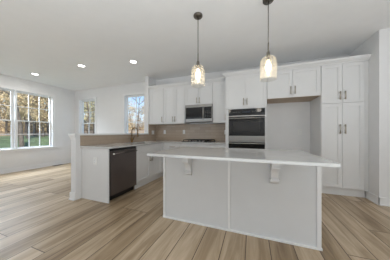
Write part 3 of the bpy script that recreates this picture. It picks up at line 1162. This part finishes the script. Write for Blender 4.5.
def grow(mb, tips, p, d, r, L_, lvl, spread=0.55):
    q = p + d * L_
    mb.tube(p, q, r, r * 0.68, n=6 if lvl > 1 else 4, cap=False)
    if lvl == 0:
        tips.append(q)
        return
    for _ in range(3 if lvl > 1 else 2):
        nd = (d + Vector((random.uniform(-1, 1), random.uniform(-1, 1), random.uniform(-0.35, 0.75))) * spread).normalized()
        tips.append(q)
        grow(mb, tips, p + d * L_ * random.uniform(0.6, 1.0), nd, r * 0.58, L_ * random.uniform(0.62, 0.85), lvl - 1, spread)


def make_tree(label, height, r, bark, leafmat, nleaf, leafsize, lean=0.0, lvl=4, group='trees in the woods outside', low=False):
    root = thing('tree', label, 'tree', (0, 0, -200), group)
    o = Vector((0, 0, -200))
    mb, tips = MB(), []
    p = o.copy()
    d = Vector((lean, lean * 0.5, 1)).normalized()
    seg = height * 0.2
    for i in range(3):
        q = p + d * seg
        mb.tube(p, q, r * (1 - 0.2 * i), r * (1 - 0.2 * (i + 1)), n=8, cap=False)
        if i or low:
            for _ in range(3 if low else 2):
                a = random.uniform(0, 2 * PI)
                nd = Vector((math.cos(a), math.sin(a), random.uniform(0.3, 0.9))).normalized()
                grow(mb, tips, q, nd, r * 0.35, height * 0.11, lvl - 1)
        p = q
        d = (d + Vector((random.uniform(-.12, .12), random.uniform(-.12, .12), 0))).normalized()
    grow(mb, tips, p, d, r * 0.4, height * 0.15, lvl)
    mb.build('trunk', bark, root)
    if nleaf:
        lf = MB()
        for _ in range(nleaf):
            c = random.choice(tips) + Vector((random.gauss(0, 1), random.gauss(0, 1), random.gauss(0, 0.8))) * height * 0.045
            u = Vector((random.gauss(0, 1), random.gauss(0, 1), random.gauss(0, 1))).normalized()
            v = u.orthogonal().normalized()
            k_ = leafsize * random.uniform(0.6, 1.4)
            vs = [lf.bm.verts.new(c + u * k_ * a_ + v * k_ * 0.6 * b__) for a_, b__ in ((-1, 0), (0, -1), (1, 0), (0, 1))]
            lf.bm.faces.new(vs)
        lf.build('foliage', leafmat, root)
    return root


def make_bush():
    root = thing('bush', 'low brown autumn bush at the edge of the woods', 'bush', (0, 0, -200), 'bushes at the edge of the woods')
    mb = MB()
    for _ in range(60):
        a, t_a = random.uniform(0, 2 * PI), random.uniform(0.1, 0.6)
        d = Vector((math.cos(a) * t_a, math.sin(a) * t_a, 1)).normalized()
        p = Vector((math.cos(a) * 0.3, math.sin(a) * 0.3, -200))
        mb.tube(p, p + d * random.uniform(1.2, 2.8), 0.02, 0.006, n=4, cap=False)
    mb.build('stems', M['brush'], root)
    lf = MB()
    for _ in range(420):
        a, rr = random.uniform(0, 2 * PI), 1.3 * math.sqrt(random.random())
        c = Vector((math.cos(a) * rr, math.sin(a) * rr, -200 + random.uniform(0.2, 2.2) * (1.1 - rr / 2.2)))
        u = Vector((random.gauss(0, 1), random.gauss(0, 1), random.gauss(0, 1))).normalized()
        v = u.orthogonal().normalized()
        vs = [lf.bm.verts.new(c + u * 0.12 * a_ + v * 0.08 * b__) for a_, b__ in ((-1, 0), (0, -1), (1, 0), (0, 1))]
        lf.bm.faces.new(vs)
    lf.build('foliage', M['leaf_tan'], root)
    return root


GROUPS = {
    'tan': ('autumn tree with tan leaves in the woods beyond the lawn', 'tan-leaved trees outside'),
    'olive': ('autumn tree with olive leaves in the woods beyond the lawn', 'olive-leaved trees outside'),
    'bare': ('bare dark tree in the woods beyond the lawn', 'bare trees outside'),
    'pale': ('bare pale-barked tree in the woods beyond the lawn', 'pale bare trees outside'),
}
protos = {
    'tan': make_tree(GROUPS['tan'][0], 11, 0.17, M['bark'], M['leaf_tan'], 2400, 0.12, 0.03, low=True, group=GROUPS['tan'][1]),
    'olive': make_tree(GROUPS['olive'][0], 10, 0.15, M['bark'], M['leaf_olive'], 2000, 0.12, -0.05, low=True, group=GROUPS['olive'][1]),
    'bare': make_tree(GROUPS['bare'][0], 12, 0.19, M['bark'], None, 0, 0.1, 0.08, group=GROUPS['bare'][1]),
    'pale': make_tree(GROUPS['pale'][0], 12, 0.16, M['palebark'], None, 0, 0.1, -0.04, group=GROUPS['pale'][1]),
}
bush = make_bush()
# (direction along the ground from the camera: pixel column, distance, kind)
SPOTS = [(6, 33, 'tan'), (13, 29, 'bare'), (22, 19, 'bare'), (26, 38, 'tan'), (35, 30, 'tan'), (43, 29, 'tan'), (48, 37, 'olive'),
         (2, 44, 'tan'), (17, 47, 'tan'), (31, 56, 'pale'), (39, 44, 'olive'), (53, 46, 'tan'), (10, 52, 'tan'), (28, 27, 'tan'), (45, 48, 'tan'), (33, 46, 'tan'), (50, 31, 'bare'),
         (88, 27, 'olive'), (94, 31, 'olive'), (95, 40, 'olive'), (83, 38, 'tan'), (97, 50, 'pale'), (79, 30, 'bare'), (86, 50, 'pale'), (92, 58, 'tan'),
         (127, 48, 'pale'), (133, 56, 'pale'), (138, 46, 'bare'), (143, 60, 'pale'), (149, 50, 'pale'), (131, 66, 'tan'), (140, 68, 'tan'),
         (61, 38, 'bare'), (70, 42, 'tan'), (105, 44, 'bare'), (113, 54, 'pale')]
used = set()
cs, sn = math.cos(YAW), math.sin(YAW)
for i, (u, dist, kind) in enumerate(SPOTS):
    a = (u - 193.92) / 158.13
    dx, dy = cs * a - sn, sn * a + cs
    L_ = math.hypot(dx, dy)
    x, y = dx / L_ * dist, dy / L_ * dist
    loc = (x, y, gz(x, y) - 0.1)
    if kind in used:
        o = dup_tree(protos[kind], loc, GROUPS[kind][0], GROUPS[kind][1])
    else:
        used.add(kind)
        o = protos[kind]
        o.location = loc
    o.rotation_euler.z = i * 2.399
    s_ = 0.8 + 0.35 * ((i * 0.618) % 1)
    o.scale = (s_, s_, s_)
BS = [(5, 40), (14, 44), (22, 40), (31, 43), (38, 40), (46, 43), (86, 46), (93, 50), (126, 52), (133, 56), (141, 53), (147, 60)]
for i, (u, dist) in enumerate(BS):
    a = (u - 193.92) / 158.13
    dx, dy = cs * a - sn, sn * a + cs
    L_ = math.hypot(dx, dy)
    x, y = dx / L_ * dist, dy / L_ * dist
    loc = (x, y, gz(x, y) - 0.05)
    o = bush if i == 0 else dup_tree(bush, loc, bush['label'], bush['group'])
    o.location = loc
    o.rotation_euler.z = i * 1.7
    s_ = 1.2 + 0.5 * ((i * 0.618) % 1)
    o.scale = (s_, s_, s_)
